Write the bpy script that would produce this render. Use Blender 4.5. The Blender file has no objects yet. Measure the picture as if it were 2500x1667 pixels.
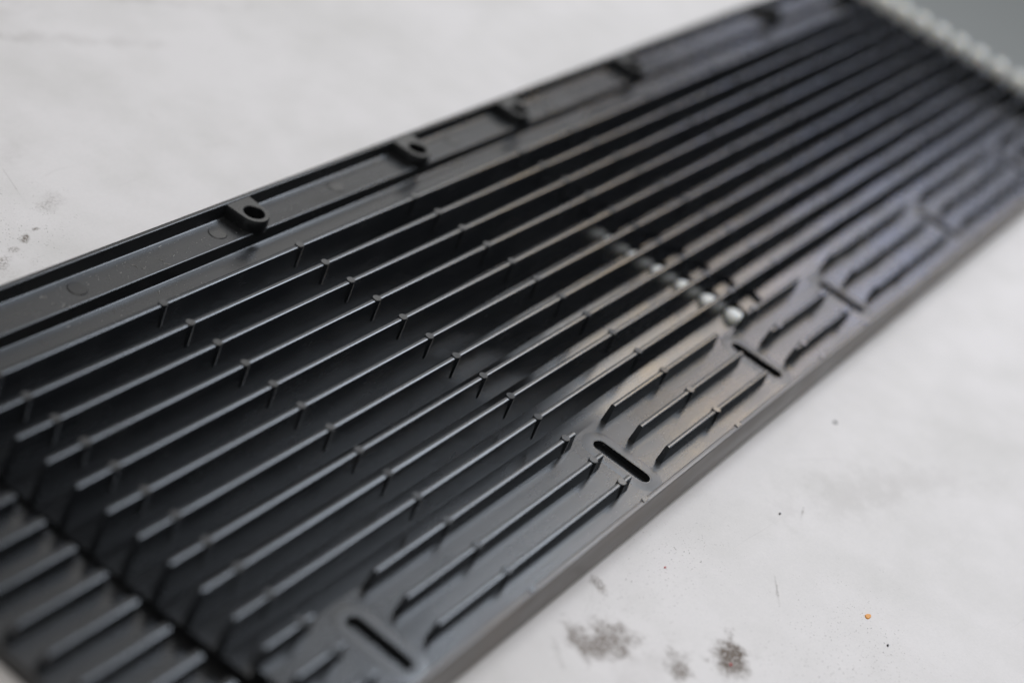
import bpy, bmesh, math, random
from mathutils import Vector, Matrix

random.seed(7)
S = 0.01                     # one unit of the layout (the fin pitch) is one centimetre
scn = bpy.context.scene
COL = scn.collection

# ------------------------------------------------------------------ camera
cam_d = bpy.data.cameras.new('camera')
cam = bpy.data.objects.new('camera', cam_d); COL.objects.link(cam)
RX = Vector((0.53576432, -0.77194716, 0.34213181))
DN = Vector((-0.31118922, -0.55719003, -0.76987047))
FW = Vector((0.78493176, 0.30600139, -0.53874417))
CP = Vector((-38.55222356, -22.40482986, 28.10526842)) * S
UPV = -DN; BK = -FW
cam.matrix_world = Matrix(((RX.x, UPV.x, BK.x, CP.x), (RX.y, UPV.y, BK.y, CP.y), (RX.z, UPV.z, BK.z, CP.z), (0, 0, 0, 1)))
cam_d.sensor_width = 36.0
cam_d.lens = 36.0 * 1.7324
cam_d.clip_start = 0.01; cam_d.clip_end = 100
cam_d.dof.use_dof = True
cam_d.dof.focus_distance = 0.503
cam_d.dof.aperture_fstop = 4.9
scn.camera = cam

# ------------------------------------------------------------------ world and lamps
w = bpy.data.worlds.new('World'); scn.world = w; w.use_nodes = True
bg = w.node_tree.nodes['Background']
bg.inputs[0].default_value = (0.93, 0.97, 1.0, 1); bg.inputs[1].default_value = 0.24

def area(name, pos, target, sx, sy, radiance, col):
    d = bpy.data.lights.new(name, 'AREA'); d.shape = 'RECTANGLE'; d.size = sx; d.size_y = sy
    d.energy = radiance * math.pi * sx * sy; d.color = col
    o = bpy.data.objects.new(name, d); COL.objects.link(o)
    o.location = pos
    o.rotation_euler = (Vector(target) - Vector(pos)).to_track_quat('-Z', 'Y').to_euler()
    return o
def polar(az, el, r, c=(0.05, -0.05, 0)):
    a, e = math.radians(az), math.radians(el)
    return (c[0] + r*math.cos(e)*math.cos(a), c[1] + r*math.cos(e)*math.sin(a), c[2] + r*math.sin(e))
area('ceiling_light', (-0.30, -0.30, 1.6), (0, -0.05, 0), 1.5, 1.5, 1.35, (1.0, 0.965, 0.93))
area('warm_window', polar(3, 33.2, 1.8), (0.05, -0.05, 0), 0.50, 0.17, 10.0, (1.0, 0.77, 0.48))
area('cool_window', polar(4, 25.0, 2.0), (0.15, -0.05, 0), 0.62, 0.23, 5.0, (0.62, 0.70, 1.0))
area('skylight', polar(-4, 49.5, 1.7), (0, -0.05, 0), 0.80, 0.62, 10.0, (0.78, 0.87, 1.0))
area('upper_window', polar(36, 43, 2.0), (0, -0.05, 0), 0.6, 0.6, 0.95, (1.0, 0.97, 0.94))
area('side_window', polar(30, 28, 2.5), (0.1, 0, 0), 0.8, 0.42, 1.9, (1.0, 0.98, 0.95))
scn.view_settings.view_transform = 'Standard'
scn.view_settings.look = 'None'
scn.view_settings.exposure = 0.0
scn.view_settings.gamma = 1.0

# ------------------------------------------------------------------ materials
def new_mat(name):
    m = bpy.data.materials.new(name); m.use_nodes = True
    nt = m.node_tree; b = nt.nodes['Principled BSDF']
    return m, nt, b
def N(nt, t, **kw):
    n = nt.nodes.new(t)
    for k, v in kw.items(): setattr(n, k, v)
    return n
def noise(nt, vec, scale, detail=4, rough=0.55):
    n = N(nt, 'ShaderNodeTexNoise'); n.inputs['Scale'].default_value = scale
    n.inputs['Detail'].default_value = detail; n.inputs['Roughness'].default_value = rough
    if vec is not None: nt.links.new(vec, n.inputs['Vector'])
    return n
def maprange(nt, src, a, b, c, d, smooth=False):
    n = N(nt, 'ShaderNodeMapRange')
    if smooth: n.interpolation_type = 'SMOOTHSTEP'
    n.inputs['From Min'].default_value = a; n.inputs['From Max'].default_value = b
    n.inputs['To Min'].default_value = c; n.inputs['To Max'].default_value = d
    nt.links.new(src, n.inputs['Value']); return n.outputs['Result']
def math_n(nt, op, a, b=None):
    n = N(nt, 'ShaderNodeMath', operation=op)
    for i, v in enumerate((a, b)):
        if v is None: continue
        if isinstance(v, (int, float)): n.inputs[i].default_value = v
        else: nt.links.new(v, n.inputs[i])
    return n.outputs[0]

def plastic(name, base, rlo, rhi, streak=True, bump=0.02):
    m, nt, b = new_mat(name)
    geo = N(nt, 'ShaderNodeNewGeometry')
    mp = N(nt, 'ShaderNodeMapping'); nt.links.new(geo.outputs['Position'], mp.inputs['Vector'])
    mp.inputs['Scale'].default_value = (12, 160, 160) if streak else (60, 60, 60)
    n1 = noise(nt, mp.outputs[0], 1.0, 5)
    n2 = noise(nt, geo.outputs['Position'], 45, 4)
    n3 = noise(nt, geo.outputs['Position'], 1500, 2)
    s = math_n(nt, 'ADD', math_n(nt, 'MULTIPLY', n1.outputs['Fac'], 0.5), math_n(nt, 'MULTIPLY', n2.outputs['Fac'], 0.5))
    nt.links.new(maprange(nt, s, 0.35, 0.65, rlo, rhi), b.inputs['Roughness'])
    mix = N(nt, 'ShaderNodeMix', data_type='RGBA')
    mix.inputs['A'].default_value = (*base, 1); mix.inputs['B'].default_value = (base[0]*1.5, base[1]*1.45, base[2]*1.4, 1)
    nt.links.new(maprange(nt, n2.outputs['Fac'], 0.45, 0.7, 0, 1), mix.inputs['Factor'])
    nt.links.new(mix.outputs['Result'], b.inputs['Base Color'])
    bp = N(nt, 'ShaderNodeBump'); bp.inputs['Strength'].default_value = bump; bp.inputs['Distance'].default_value = 0.0004
    nt.links.new(n3.outputs['Fac'], bp.inputs['Height']); nt.links.new(bp.outputs[0], b.inputs['Normal'])
    b.inputs['IOR'].default_value = 1.57
    return m
M_PL = plastic('black_plastic', (0.008, 0.0083, 0.009), 0.20, 0.35)
M_FIN = plastic('black_plastic_fin', (0.017, 0.0185, 0.021), 0.17, 0.30)
M_PAD = plastic('worn_plastic', (0.016, 0.0155, 0.015), 0.22, 0.50, False, 0.05)
M_LIP = plastic('lip_plastic_table_glow', (0.088, 0.076, 0.068), 0.32, 0.52)  # black plastic lightened: the table's reflection on the lip is put into the base colour
def flat(name, col, rough):
    m, nt, b = new_mat(name)
    geo = N(nt, 'ShaderNodeNewGeometry')
    n = noise(nt, geo.outputs['Position'], 700, 3)
    mix = N(nt, 'ShaderNodeMix', data_type='RGBA')
    mix.inputs['A'].default_value = (*[c*0.93 for c in col], 1); mix.inputs['B'].default_value = (*col, 1)
    nt.links.new(n.outputs['Fac'], mix.inputs['Factor']); nt.links.new(mix.outputs['Result'], b.inputs['Base Color'])
    b.inputs['Roughness'].default_value = rough
    return m
M_PEG = flat('white_nylon', (0.96, 0.94, 0.88), 0.4)
_b = M_PEG.node_tree.nodes['Principled BSDF']
_b.inputs['Subsurface Weight'].default_value = 0.85; _b.inputs['Subsurface Radius'].default_value = (1, .9, .75); _b.inputs['Subsurface Scale'].default_value = 0.003
_b.inputs['Specular IOR Level'].default_value = 0.15; _b.inputs['Roughness'].default_value = 0.7
M_ORANGE = flat('orange_paint', (0.75, 0.30, 0.02), 0.5)
M_RED = flat('red_paint', (0.50, 0.04, 0.03), 0.5)
M_SOOT = flat('black_grit', (0.02, 0.02, 0.02), 0.6)
M_DUST = flat('pale_dust', (0.55, 0.53, 0.50), 0.8)
M_FLOOR = flat('grey_concrete', (0.78, 0.80, 0.79), 0.7)

ZT = -1.412                                          # table top height
KT = (28.10527-ZT)/29.10527
def drop(x, y):                                      # marks were measured one unit down; carry them to the table top
    return (-38.55222+(x+38.55222)*KT, -22.40483+(y+22.40483)*KT)
def table_mat():
    m, nt, b = new_mat('white_tabletop')
    geo = N(nt, 'ShaderNodeNewGeometry'); pos = geo.outputs['Position']
    big = noise(nt, pos, 14, 5); mid = noise(nt, pos, 60, 6, 0.6); fine = noise(nt, pos, 1300, 6, 0.75); wobn = noise(nt, pos, 170, 5, 0.65); spk = noise(nt, pos, 1500, 2, 0.5)
    base = N(nt, 'ShaderNodeMix', data_type='RGBA')
    base.inputs['A'].default_value = (0.742, 0.706, 0.686, 1); base.inputs['B'].default_value = (0.64, 0.612, 0.583, 1)
    nt.links.new(maprange(nt, math_n(nt, 'ADD', math_n(nt, 'MULTIPLY', big.outputs['Fac'], 0.6), math_n(nt, 'MULTIPLY', mid.outputs['Fac'], 0.4)), 0.42, 0.68, 0, 1), base.inputs['Factor'])
    grime = None
    def acc(v):
        nonlocal grime
        grime = v if grime is None else math_n(nt, 'MAXIMUM', grime, v)
    def stain(x, y, rx, ry, ang, strength, lo=0.42, hi=0.62, tex=None):
        sub = N(nt, 'ShaderNodeMapping', vector_type='TEXTURE')
        x, y = drop(x, y); sub.inputs['Location'].default_value = (x*S, y*S, ZT*S)
        sub.inputs['Rotation'].default_value = (0, 0, math.radians(ang))
        sub.inputs['Scale'].default_value = (rx*S, ry*S, 1)
        nt.links.new(pos, sub.inputs['Vector'])
        ln = N(nt, 'ShaderNodeVectorMath', operation='LENGTH'); nt.links.new(sub.outputs[0], ln.inputs[0])
        wob = math_n(nt, 'ADD', ln.outputs['Value'], math_n(nt, 'MULTIPLY', math_n(nt, 'SUBTRACT', wobn.outputs['Fac'], 0.5), 3.4))
        f = maprange(nt, wob, 0.1, 1.25, 1, 0, True)
        t = maprange(nt, (tex or fine).outputs['Fac'], lo, hi, 0, 1)
        acc(math_n(nt, 'MULTIPLY', math_n(nt, 'MULTIPLY', f, t), strength))
    stain(-2.0, -17.3, 0.85, 0.55, 20, 1.0, 0.28, 0.52)
    stain(-4.5, -14.65, 1.25, 0.7, -35, 0.95, 0.2, 0.6)
    stain(-3.6, -16.5, 0.75, 0.36, 30, 0.9, 0.3, 0.56)
    stain(-4.6, -16.0, 1.3, 0.9, 10, 0.3, 0.3, 0.8, mid)
    stain(-3.05, -14.45, 0.28, 0.2, 0, 0.35)
    stain(-2.9, -13.5, 0.38, 0.2, 60, 0.75, 0.38, 0.56)
    stain(-5.9, -14.1, 0.75, 0.12, 50, 0.4)
    stain(-5.5, 5.05, 0.17, 0.09, 10, 1.0, 0.3, 0.5)
    stain(-6.05, 4.85, 0.3, 0.14, 30, 1.0, 0.36, 0.55)
    stain(-6.8, 4.6, 0.35, 0.16, 0, 0.9, 0.42, 0.6)
    stain(-7.3, 4.3, 0.5, 0.25, 20, 0.8, 0.42, 0.62)
    stain(-4.1, 5.8, 0.6, 0.35, 0, 0.4)
    stain(-7.6, 3.7, 1.1, 0.8, 0, 0.3, 0.42, 0.75)
    stain(-3.6, 8.3, 1.0, 0.6, 10, 0.25, 0.35, 0.8)
    stain(5.55, -15.8, 0.42, 0.05, 20, 0.6, 0.3, 0.6)
    stain(1.6, -16.9, 0.5, 0.06, 35, 0.55, 0.3, 0.6)
    stain(-4.6, 6.9, 0.9, 0.035, 70, 0.4, 0.3, 0.6)
    stain(7.9, -16.4, 3.4, 1.1, -18, 0.17, 0.2, 0.8, big)
    stain(10.5, -17.5, 3.5, 0.7, -30, 0.14, 0.2, 0.8, big)
    stain(3.0, 12.6, 4.5, 0.35, -25, 0.3, 0.2, 0.7, big)
    stain(0.5, 16.0, 4.5, 2.0, 0, 0.2, 0.2, 0.8, big)
    stain(8.0, 13.6, 3.5, 0.3, -28, 0.25, 0.2, 0.7, big)
    stain(0.5, -19.5, 4.5, 2.5, 0, 0.6, 0.64, 0.72, spk)
    stain(-1.5, -14.5, 4.5, 1.6, 0, 0.65, 0.65, 0.72, spk)
    stain(-7, 6, 3.0, 2.2, 0, 0.75, 0.62, 0.71, spk)
    mix = N(nt, 'ShaderNodeMix', data_type='RGBA')
    grain = N(nt, 'ShaderNodeMix', data_type='RGBA', blend_type='MULTIPLY'); grain.inputs['Factor'].default_value = 1
    g = maprange(nt, fine.outputs['Fac'], 0.3, 0.7, 0.955, 1.035)
    gc = N(nt, 'ShaderNodeCombineColor')
    for i in range(3): nt.links.new(g, gc.inputs[i])
    nt.links.new(base.outputs['Result'], grain.inputs['A']); nt.links.new(gc.outputs[0], grain.inputs['B'])
    scr = None                                       # hairline scratches: thin slices through stretched noise
    for ang, sc, wd in ((35, 26, .006), (-50, 34, .005), (10, 22, .005), (80, 30, .005)):
        mp = N(nt, 'ShaderNodeMapping'); nt.links.new(pos, mp.inputs['Vector'])
        mp.inputs['Rotation'].default_value = (0, 0, math.radians(ang)); mp.inputs['Scale'].default_value = (.35, 1.6, 1)
        q = noise(nt, mp.outputs[0], sc, 1, .4); gate = noise(nt, mp.outputs[0], sc*1.7, 2, .5)
        d = math_n(nt, 'ABSOLUTE', math_n(nt, 'SUBTRACT', q.outputs['Fac'], .5))
        v = math_n(nt, 'MULTIPLY', maprange(nt, d, 0, wd, 1, 0), maprange(nt, gate.outputs['Fac'], .60, .72, 0, .14))
        scr = v if scr is None else math_n(nt, 'MAXIMUM', scr, v)
    acc(scr)
    nt.links.new(grain.outputs['Result'], mix.inputs['A']); mix.inputs['B'].default_value = (0.090, 0.058, 0.031, 1)
    nt.links.new(grime, mix.inputs['Factor'])
    nt.links.new(mix.outputs['Result'], b.inputs['Base Color'])
    b.inputs['Roughness'].default_value = 0.55
    b.inputs['Specular IOR Level'].default_value = 0.3
    bp = N(nt, 'ShaderNodeBump'); bp.inputs['Strength'].default_value = 0.06; bp.inputs['Distance'].default_value = 0.0005
    nt.links.new(mid.outputs['Fac'], bp.inputs['Height']); nt.links.new(bp.outputs[0], b.inputs['Normal'])
    return m
M_TABLE = table_mat()

# ------------------------------------------------------------------ mesh helpers (layout units in, metres out)
def mesh_of(name, bm, mat, smooth=False):
    for v in bm.verts: v.co *= S
    bmesh.ops.recalc_face_normals(bm, faces=bm.faces)
    me = bpy.data.meshes.new(name); bm.to_mesh(me); bm.free()
    me.materials.append(mat)
    if smooth:
        me.shade_smooth()
        me.set_sharp_from_angle(angle=math.radians(40))
    return me
def link(name, me, parent=None, loc=(0, 0, 0), rz=0):
    o = bpy.data.objects.new(name, me); COL.objects.link(o)
    o.location = Vector(loc) * S; o.rotation_euler = (0, 0, rz)
    if parent: o.parent = parent
    return o
def tag(o, label, cat=None, group=None, kind=None):
    o['label'] = label
    if cat: o['category'] = cat
    if group: o['group'] = group
    if kind: o['kind'] = kind
def chamfer(poly, r, n=3):
    """round the corners of a 2D polygon; r is one radius or one per corner"""
    out = []
    L = len(poly)
    for i, p in enumerate(poly):
        rr = r[i] if isinstance(r, (list, tuple)) else r
        p = Vector(p); a = Vector(poly[i-1]); b = Vector(poly[(i+1) % L])
        if rr <= 0: out.append(p); continue
        da = (a-p).normalized(); db = (b-p).normalized()
        ang = da.angle(db); t = min(rr/math.tan(ang/2), (a-p).length*.45, (b-p).length*.45)
        p0, p1 = p+da*t, p+db*t
        for k in range(n+1):
            u = k/n
            out.append(p0*(1-u)**2 + p*2*u*(1-u) + p1*u*u)
    return out
def prism_x(bm, poly, x0, x1, sh0=None, sh1=None):
    """extrude a (y,z) polygon along x; sh0/sh1 map z to an end offset"""
    a = [bm.verts.new((x0 + (sh0(p[1]) if sh0 else 0), p[0], p[1])) for p in poly]
    b = [bm.verts.new((x1 + (sh1(p[1]) if sh1 else 0), p[0], p[1])) for p in poly]
    n = len(poly)
    for i in range(n): bm.faces.new((a[i], a[(i+1) % n], b[(i+1) % n], b[i]))
    bm.faces.new(a); bm.faces.new(list(reversed(b)))
def box(bm, x0, x1, y0, y1, z0, z1):
    prism_x(bm, [(y0, z0), (y1, z0), (y1, z1), (y0, z1)], x0, x1)
def crown(y): return -0.0034187*((y+6)**2-36)

# ------------------------------------------------------------------ setting
bm = bmesh.new(); box(bm, -60, 46.05, -70, 45, ZT-2.4, ZT)
bmesh.ops.bevel(bm, geom=[e for e in bm.edges], offset=0.15, segments=2, affect='EDGES')
table = link('table', mesh_of('table', bm, M_TABLE))
tag(table, 'white painted tabletop with dark grimy smudges under the black grate', 'table')
bm = bmesh.new(); box(bm, -300, 400, -300, 300, -80, -75)
fl = link('floor', mesh_of('floor', bm, M_FLOOR)); fl['kind'] = 'structure'

# ------------------------------------------------------------------ the grate
grate = bpy.data.objects.new('plastic_grate', None); COL.objects.link(grate)
grate.location = (0, -0.05, ZT*S)
tag(grate, 'long black moulded plastic grate with tall parallel fins lying on the white table', 'grate')
bpy.context.view_layer.update()
PINV = grate.matrix_world.inverted()
def part(name, me, loc=(0, 0, 0), rz=0, parent=None):
    o = link(name, me, parent or grate, loc, rz)
    if parent is None: o.matrix_parent_inverse = PINV
    return o

XN, XF = -13.02, 45.2                      # main panel
ZF, ZR, ZB = -0.86, -0.50, -1.4            # main floor, raised right floor, underside
ZL = -0.44                                 # flange channel
SLOTS = [-10.07, 1.48, 10.42, 17.42, 27.35, 37.2]
PINX = [-11.65, -5.825, 0.0, 5.825, 12.2, 15.8, 21.6, 27.4, 33.2, 39.0]
BOSSX = [0.0, 8.43, 14.82, 23.5, 36.8]

def floor_z(y):
    if y >= 0: return ZF
    pts = [(-10.1, -.90), (-9.5, -.93), (-7.5, -1.09), (-5.5, -1.20), (-3.0, -1.22), (0.0, -1.22)]
    for (a, za), (b, zb) in zip(pts, pts[1:]):
        if y <= b: return za+(zb-za)*(y-a)/(b-a)
    return -1.22
# base panel: left flange with stepped channel, floor, right raised floor with slots, lip
bm = bmesh.new()
fl_poly = chamfer([(2.66, 0.0), (2.50, 0.0), (2.45, ZL), (1.42, ZL), (1.38, ZF), (-0.02, ZF), (-0.02, ZB+.03), (2.55, ZB+.03), (2.72, ZB)],
                  [.05, .04, .06, .05, .05, 0, 0, 0, 0])
prism_x(bm, fl_poly, XN, XF)
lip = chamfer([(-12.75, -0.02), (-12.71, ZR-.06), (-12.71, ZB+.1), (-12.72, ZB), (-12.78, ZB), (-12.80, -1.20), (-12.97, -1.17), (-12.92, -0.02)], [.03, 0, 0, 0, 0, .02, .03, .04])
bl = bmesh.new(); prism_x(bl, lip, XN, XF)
lp = part('outer_lip', mesh_of('outer_lip', bl, M_LIP, True)); lp['label'] = 'outer lip of the black grate, coloured grey-brown for light reflected off the table'
for x0, x1 in ((XN, 12.95), (13.45, 14.3), (14.8, XF)):
    # every channel floor is level near the camera and leans up a little towards the next fin farther on
    def section(x):
        t = min(1, max(0, (x-.5)/6)); t = t*t*(3-2*t); lean = -.05+.14*t; pts = []
        for k in range(10, 0, -1):
            zc = floor_z(-k+.5); pts += [(x, -k+.001, zc-lean), (x, -k+.999, zc+lean)]
        return pts+[(x, -.001, ZB+.03), (x, -10+.001, ZB+.03)]
    xs = [x0]+[q for q in (.5, 1.5, 2.5, 3.5, 4.5, 5.5, 6.5) if x0 < q < x1]+[x1]
    rows = [[bm.verts.new(p) for p in section(x)] for x in xs]
    nn = len(rows[0])
    for A, B in zip(rows, rows[1:]):
        for i in range(nn): bm.faces.new((A[i], A[(i+1) % nn], B[(i+1) % nn], B[i]))
    bm.faces.new(rows[0]); bm.faces.new(list(reversed(rows[-1])))
prism_x(bm, [(y, max(floor_z(y)-.25, ZB+.02)) for y in (-10.0, -9.5, -7.5, -5.5)]+[(-.03, ZB+.02), (-.03, ZB+.01), (-10.0, ZB+.01)], 12.9, 14.9)
# raised right floor with stadium slots
def stadium(cx, cy, hw, hl, n=10):
    pts = []
    for k in range(n+1):
        a = math.pi*k/n; pts.append((cx+hw*math.cos(a), cy+hl+hw*math.sin(a)))
    for k in range(n+1):
        a = math.pi+math.pi*k/n; pts.append((cx+hw*math.cos(a), cy-hl+hw*math.sin(a)))
    return pts
YL, YR = -9.93, -12.72
def holed_sheet(bm, outer, holes, ztop, zbot):
    tmp = bmesh.new(); edges = []
    for loop in [outer]+holes:
        vs = [tmp.verts.new((p[0], p[1], ztop)) for p in loop]
        for i in range(len(vs)): edges.append(tmp.edges.new((vs[i], vs[(i+1) % len(vs)])))
    bmesh.ops.triangle_fill(tmp, edges=edges, use_beauty=True)
    tri = [[v.co.copy() for v in f.verts] for f in tmp.faces]
    tmp.free()
    key = {}
    def V(c, z):
        k = (round(c.x, 5), round(c.y, 5), z)
        if k not in key: key[k] = bm.verts.new((c.x, c.y, z))
        return key[k]
    for t in tri:
        bm.faces.new([V(c, ztop) for c in t]); bm.faces.new([V(c, zbot) for c in reversed(t)])
    for loop in [outer]+holes:
        n = len(loop)
        for i in range(n):
            a, b = Vector((*loop[i], 0)), Vector((*loop[(i+1) % n], 0))
            bm.faces.new((V(a, ztop), V(b, ztop), V(b, zbot), V(a, zbot)))
outer = [(XN, YR), (XF, YR), (XF, YL)]
for sx in reversed(SLOTS):                 # the floor bulges a little beside each slot
    outer += [(sx+1.2, YL), (sx+.8, YL+.06), (sx+.2, YL+.08), (sx-.4, YL+.06), (sx-.9, YL)]
outer.append((XN, YL))
slot_loops = [stadium(sx, -11.32, .235, .74) for sx in SLOTS]
holed_sheet(bm, outer, slot_loops, ZR, ZR-.18)
box(bm, XN+.002, XF-.002, YR+.002, YL-.05, ZB+.004, ZR-.185)
base = part('base_panel', mesh_of('base_panel', bm, M_PL, True))
base['label'] = 'black base panel with stepped left flange, slotted right side and outer lip'

# worn raised pad round each slot
bm = bmesh.new()
rings = [[bm.verts.new((*p, z)) for p in stadium(0, 0, r, .74, 12)] for r, z in ((.60, ZR+.001), (.54, ZR+.005), (.40, ZR+.007), (.27, ZR+.005), (.24, ZR-.03))]
n = len(rings[0])
for A, B in zip(rings, rings[1:]):
    for i in range(n): bm.faces.new((A[i], A[(i+1) % n], B[(i+1) % n], B[i]))
me_pad = mesh_of('slot_pad', bm, M_PAD, True)
for sx in SLOTS[:5]: part('slot_pad', me_pad, (sx, -11.32, 0))

# fins -------------------------------------------------------------
def fin_poly(h, top=.067, bot=.12):
    arc = [(top*math.sin(a)/math.sin(.6), .085*(math.cos(a)-1)) for a in (.6, .45, .3, .15, 0, -.15, -.3, -.45, -.6)]
    return [Vector(p) for p in [(-bot, -h), (bot, -h), (top+.004, -.03)]+arc+[(-top-.004, -.03)]]
def fin_mesh(x0, x1, h, top=.067, bot=.12, slope0=0.0, slope1=0.0, bow=0.0):
    bm = bmesh.new()
    prism_x(bm, fin_poly(h, top, bot), x0, x1, (lambda z: slope0*(-z/h)), (lambda z: slope1*(-z/h)))
    return mesh_of('fin', bm, M_FIN, True)
def pin_mesh(h, r=.138):
    bm = bmesh.new()
    sec = 20
    rings = [(r-.012, .0), (r, -.012), (r*.98, -h)]
    vs = []
    for rr, z in rings:
        vs.append([bm.verts.new((rr*math.cos(2*math.pi*k/sec), rr*math.sin(2*math.pi*k/sec), z)) for k in range(sec)])
    bm.faces.new(vs[0])
    for A, B in zip(vs, vs[1:]):
        for k in range(sec): bm.faces.new((A[k], B[k], B[(k+1) % sec], A[(k+1) % sec]))
    bm.faces.new(list(reversed(vs[-1])))
    return mesh_of('pin', bm, M_FIN, True)
me_pin = {True: pin_mesh(.76), False: pin_mesh(.49)}
def put_pins(fin, y, zt, x0, x1, tall):
    for px in PINX:
        if x0+.15 < px < x1-.15:
            o = link('pin', me_pin[tall], fin, (px, 0, .028))
for k in range(10):
    y = -float(k); zt = crown(y)
    h = zt-(floor_z(y)-.12)
    fin = part('fin', fin_mesh(XN+.14, XF-.1, min(h, zt-ZB-.04), slope0=-.12), (0, y, zt))
    put_pins(fin, y, zt, XN, XF, True)
# low fins between the slots on the right
segs = [(-13.02, -11.25)] + [(SLOTS[i]+1.15, SLOTS[i+1]-1.0) for i in range(len(SLOTS)-1)] + [(SLOTS[-1]+1.15, XF-.1)]
for k in (10, 11, 12):
    y = -float(k); zt = crown(y)-.01
    for i, (x0, x1) in enumerate(segs):
        if i == 2 and k == 10: x1 += .05
        if i == 3: x1 = 16.3 - (.5 if k == 10 else 0)
        deep = zt-(ZR-.012)
        fin = part('fin', fin_mesh(x0+.1, x1, deep, .066, .105, slope0=-.18, slope1=.02), (0, y, zt))
        put_pins(fin, y, zt, x0, x1, False)
# the little half-round nubs along the lip
bm = bmesh.new()
sec = 14
tp = [bm.verts.new((.13*math.cos(math.pi*k/(sec-1)), .15*math.sin(math.pi*k/(sec-1)), 0)) for k in range(sec)]
bt = [bm.verts.new((.13*math.cos(math.pi*k/(sec-1)), .15*math.sin(math.pi*k/(sec-1)), -.47)) for k in range(sec)]
for k in range(sec): bm.faces.new((tp[k], tp[(k+1) % sec], bt[(k+1) % sec], bt[k]))
bm.faces.new(tp); bm.faces.new(list(reversed(bt)))
me_nub = mesh_of('lip_nub', bm, M_FIN)
for px in PINX: part('lip_nub', me_nub, (px, -12.86, .01))

# screw bosses on the flange
bm = bmesh.new()
rh = .325; nseg = 28
def boss_outline(R):
    return [(-R-.03, .66)] + [(R*math.cos(math.pi+math.pi*k/nseg), R*math.sin(math.pi+math.pi*k/nseg)) for k in range(nseg+1)] + [(R+.03, .66)]
def circ(r): return [(r*math.cos(2*math.pi*k/nseg), r*math.sin(2*math.pi*k/nseg)) for k in range(nseg)]
holed_sheet(bm, boss_outline(.47), [circ(rh+.02)], 0, -.48)
bmesh.ops.delete(bm, geom=[f for f in bm.faces if not all(abs(v.co.z) < 1e-6 for v in f.verts)], context='FACES')
def skirt(loops):
    rows = [[bm.verts.new((p[0], p[1], z)) for p in loop] for loop, z in loops]
    n = len(rows[0])
    for A, B in zip(rows, rows[1:]):
        for i in range(n): bm.faces.new((A[i], A[(i+1) % n], B[(i+1) % n], B[i]))
skirt([(boss_outline(.47), 0), (boss_outline(.49), -.025), (boss_outline(.505), -.44)])
skirt([(circ(rh+.02), 0), (circ(rh), -.02), (circ(rh*.97), -.49)])
bmesh.ops.remove_doubles(bm, verts=bm.verts, dist=1e-4)
me_boss = mesh_of('screw_boss', bm, M_PL, True)
for px in BOSSX: part('screw_boss', me_boss, (px, 1.83, -.025))
# round ejector marks on the flange floor
def disc(r, h, name, mat, sec=28, rim=.02):
    bm = bmesh.new()
    a = [bm.verts.new((r*math.cos(2*math.pi*k/sec), r*math.sin(2*math.pi*k/sec), 0)) for k in range(sec)]
    b = [bm.verts.new(((r-rim)*math.cos(2*math.pi*k/sec), (r-rim)*math.sin(2*math.pi*k/sec), h)) for k in range(sec)]
    for k in range(sec): bm.faces.new((a[k], a[(k+1) % sec], b[(k+1) % sec], b[k]))
    bm.faces.new(b)
    return mesh_of(name, bm, mat)
me_ej = disc(.29, .02, 'ejector_mark', M_PL)
for px in (-7.0, -1.35, 4.3, 10.9, 19.2): part('ejector_mark', me_ej, (px, 1.95, ZL+.002))

# end section beyond the dark gap
bm = bmesh.new()
box(bm, -16.70, -13.84, -13.1, 2.7, ZB, -1.0)
box(bm, -16.78, -16.66, -13.1, 2.7, ZB+.002, -.92)
box(bm, -13.9, XN+.02, -12.6, 2.5, ZB+.003, ZB+.03)
part('end_section', mesh_of('end_section', bm, M_PL))['label'] = 'near end section with short low fins, past the dark cross gap'
for k in range(-2, 13):
    part('fin', fin_mesh(-16.42, -13.76, .52, .11, .13, slope0=-.1, slope1=.05), (0, -float(k), -.50))

# white round pegs: a row in the floor at the cross joint and a row at the far end
def peg_mesh(r, h, dome=.8):
    bm = bmesh.new(); sec = 16
    prof = [(r, -h), (r, -.35*r)] + [(r*math.cos(a), -.35*r + r*dome*math.sin(a)) for a in (.35, .7, 1.0, 1.25)]
    vs = [[bm.verts.new((q*math.cos(2*math.pi*k/sec), q*math.sin(2*math.pi*k/sec), z)) for k in range(sec)] for q, z in prof]
    for A, B in zip(vs, vs[1:]):
        for k in range(sec): bm.faces.new((A[k], A[(k+1) % sec], B[(k+1) % sec], B[k]))
    bm.faces.new(vs[-1]); bm.faces.new(list(reversed(vs[0])))
    return mesh_of('white_peg', bm, M_PEG, True)
me_peg = peg_mesh(.36, .34, .5)
for k in range(4, 10):
    o = part('white_peg', me_peg, (12.5, -k-.45, floor_z(-k-.45)+.14+.014*k)); o['label'] = 'white round peg in the floor between two fins at the cross joint'
me_peg2 = peg_mesh(.39, .60)
bm = bmesh.new(); box(bm, XF-.02, XF+.75, -12.7, 2.5, ZB+.006, -.30)
part('end_wall', mesh_of('end_wall', bm, M_PL))
for y in (1.4, .45, -.47, -1.45, -2.5, -3.6, -4.7, -5.8, -6.95, -8.08, -9.2, -10.3):
    o = part('white_peg', me_peg2, (45.55, y, .26)); o['label'] = 'white round peg in the row along the far end'

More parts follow.
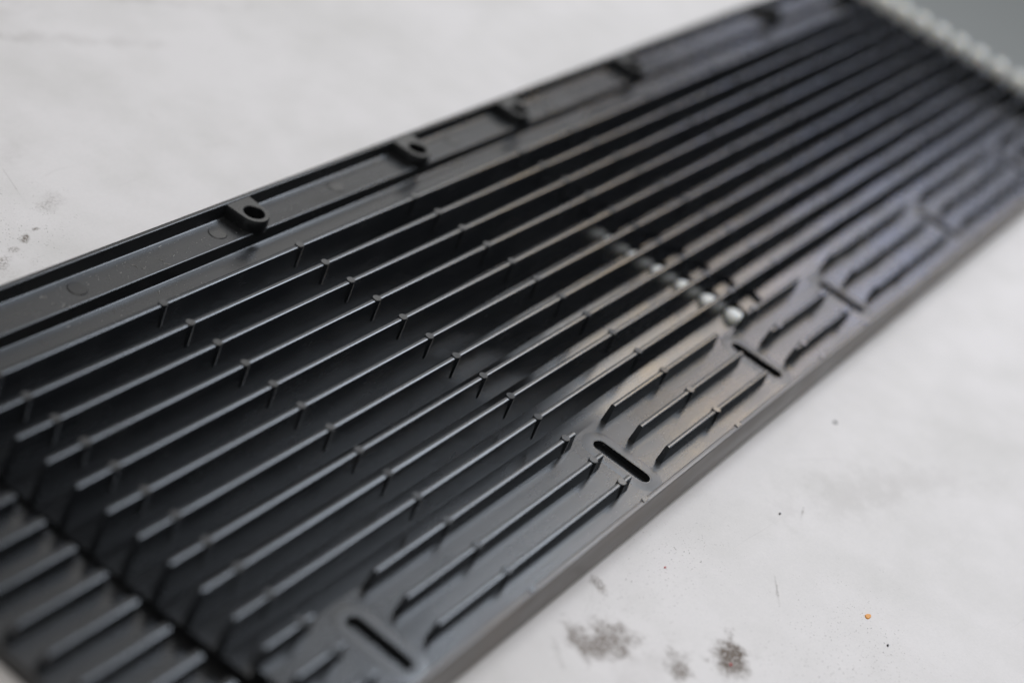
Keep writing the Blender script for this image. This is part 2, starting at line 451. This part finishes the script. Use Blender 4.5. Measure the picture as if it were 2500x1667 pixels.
# pale dust and fluff lying on the flange and between the fins
bm = bmesh.new()
def speck(x, y, z, r):
    a = random.random()*6.28
    vs = [bm.verts.new((x+r*random.uniform(.5, 1)*math.cos(a+t), y+r*random.uniform(.5, 1)*math.sin(a+t), z)) for t in (0, 1.6, 3.1, 4.7)]
    tpv = bm.verts.new((x, y, z+r*.7))
    for i in range(4): bm.faces.new((vs[i], vs[(i+1) % 4], tpv))
def fibre(x, y, z, L):
    a = random.random()*6.28; pts = []
    for i in range(6):
        pts.append((x, y)); a += random.uniform(-.9, .9); x += L/5*math.cos(a); y += L/5*math.sin(a)
    r = .008
    prev = None
    for (px, py) in pts:
        q = [bm.verts.new((px, py-r, z)), bm.verts.new((px, py+r, z)), bm.verts.new((px, py, z+2*r))]
        if prev:
            for i in range(3): bm.faces.new((prev[i], prev[(i+1) % 3], q[(i+1) % 3], q[i]))
        prev = q
for i in range(230):
    x = random.gauss(-5, 4)
    if random.random() < .6: speck(x, random.uniform(1.5, 2.4), ZL+.001, random.uniform(.008, .022))
    else: speck(x, random.uniform(.15, 1.3), ZF+.001, random.uniform(.008, .022))
for i in range(20):
    if i % 2: fibre(random.gauss(-5.5, 2.5), random.uniform(1.5, 2.4), ZL+.001, random.uniform(.1, .22))
    else: fibre(random.gauss(-5.5, 2.5), random.uniform(.2, 1.3), ZF+.001, random.uniform(.1, .22))
for i in range(140):
    yy = -random.randint(4, 9)-random.choice((.35, .5, .7)); speck(random.uniform(-6, 6), yy, floor_z(yy)-.02, random.uniform(.008, .02))
for i in range(90):
    speck(random.uniform(-8, 8), -random.choice((10.3, 10.6, 11.4, 12.4)), ZR+.001, random.uniform(.006, .014))
dust = part('dust', mesh_of('dust', bm, M_DUST)); dust['kind'] = 'stuff'
dust['label'] = 'pale dust specks and fluff on the black plastic'

# loose chips on the table
def chip(x, y, rx, ry, ang, mat, label, cat='paint chip', name='paint_chip'):
    bm = bmesh.new(); sec = 9
    a = [bm.verts.new((0, 0, 0)) for _ in range(0)]
    lo, hi = [], []
    for k in range(sec):
        t = 2*math.pi*k/sec; q = random.uniform(.78, 1.1)
        lo.append(bm.verts.new((rx*q*math.cos(t), ry*q*math.sin(t), 0)))
        hi.append(bm.verts.new((rx*q*.85*math.cos(t), ry*q*.85*math.sin(t), .03)))
    for k in range(sec): bm.faces.new((lo[k], lo[(k+1) % sec], hi[(k+1) % sec], hi[k]))
    bm.faces.new(hi); bm.faces.new(list(reversed(lo)))
    o = link(name, mesh_of(name, bm, mat), None, (*drop(x, y), ZT+.001), math.radians(ang))
    tag(o, label, cat)
chip(3.14, -19.2, .15, .085, -12, M_ORANGE, 'small orange paint chip lying on the white table')
chip(-2.25, -17.4, .05, .045, 0, M_RED, 'tiny red paint chip on the dark stain of the table')
chip(-0.62, -14.33, .035, .03, 0, M_RED, 'tiny faint red fleck on the table near the grate lip')
chip(2.57, -20.11, .055, .035, 20, M_SOOT, 'black grit crumb on the table below the orange chip', 'grit', 'grit_crumb')
chip(4.73, -15.39, .045, .035, 0, M_SOOT, 'dark grit crumb on the table right of the slotted lip', 'grit', 'grit_crumb')
chip(10.85, -14.44, .08, .07, 0, M_SOOT, 'blurred dark crumb on the table beside the far lip', 'grit', 'grit_crumb')
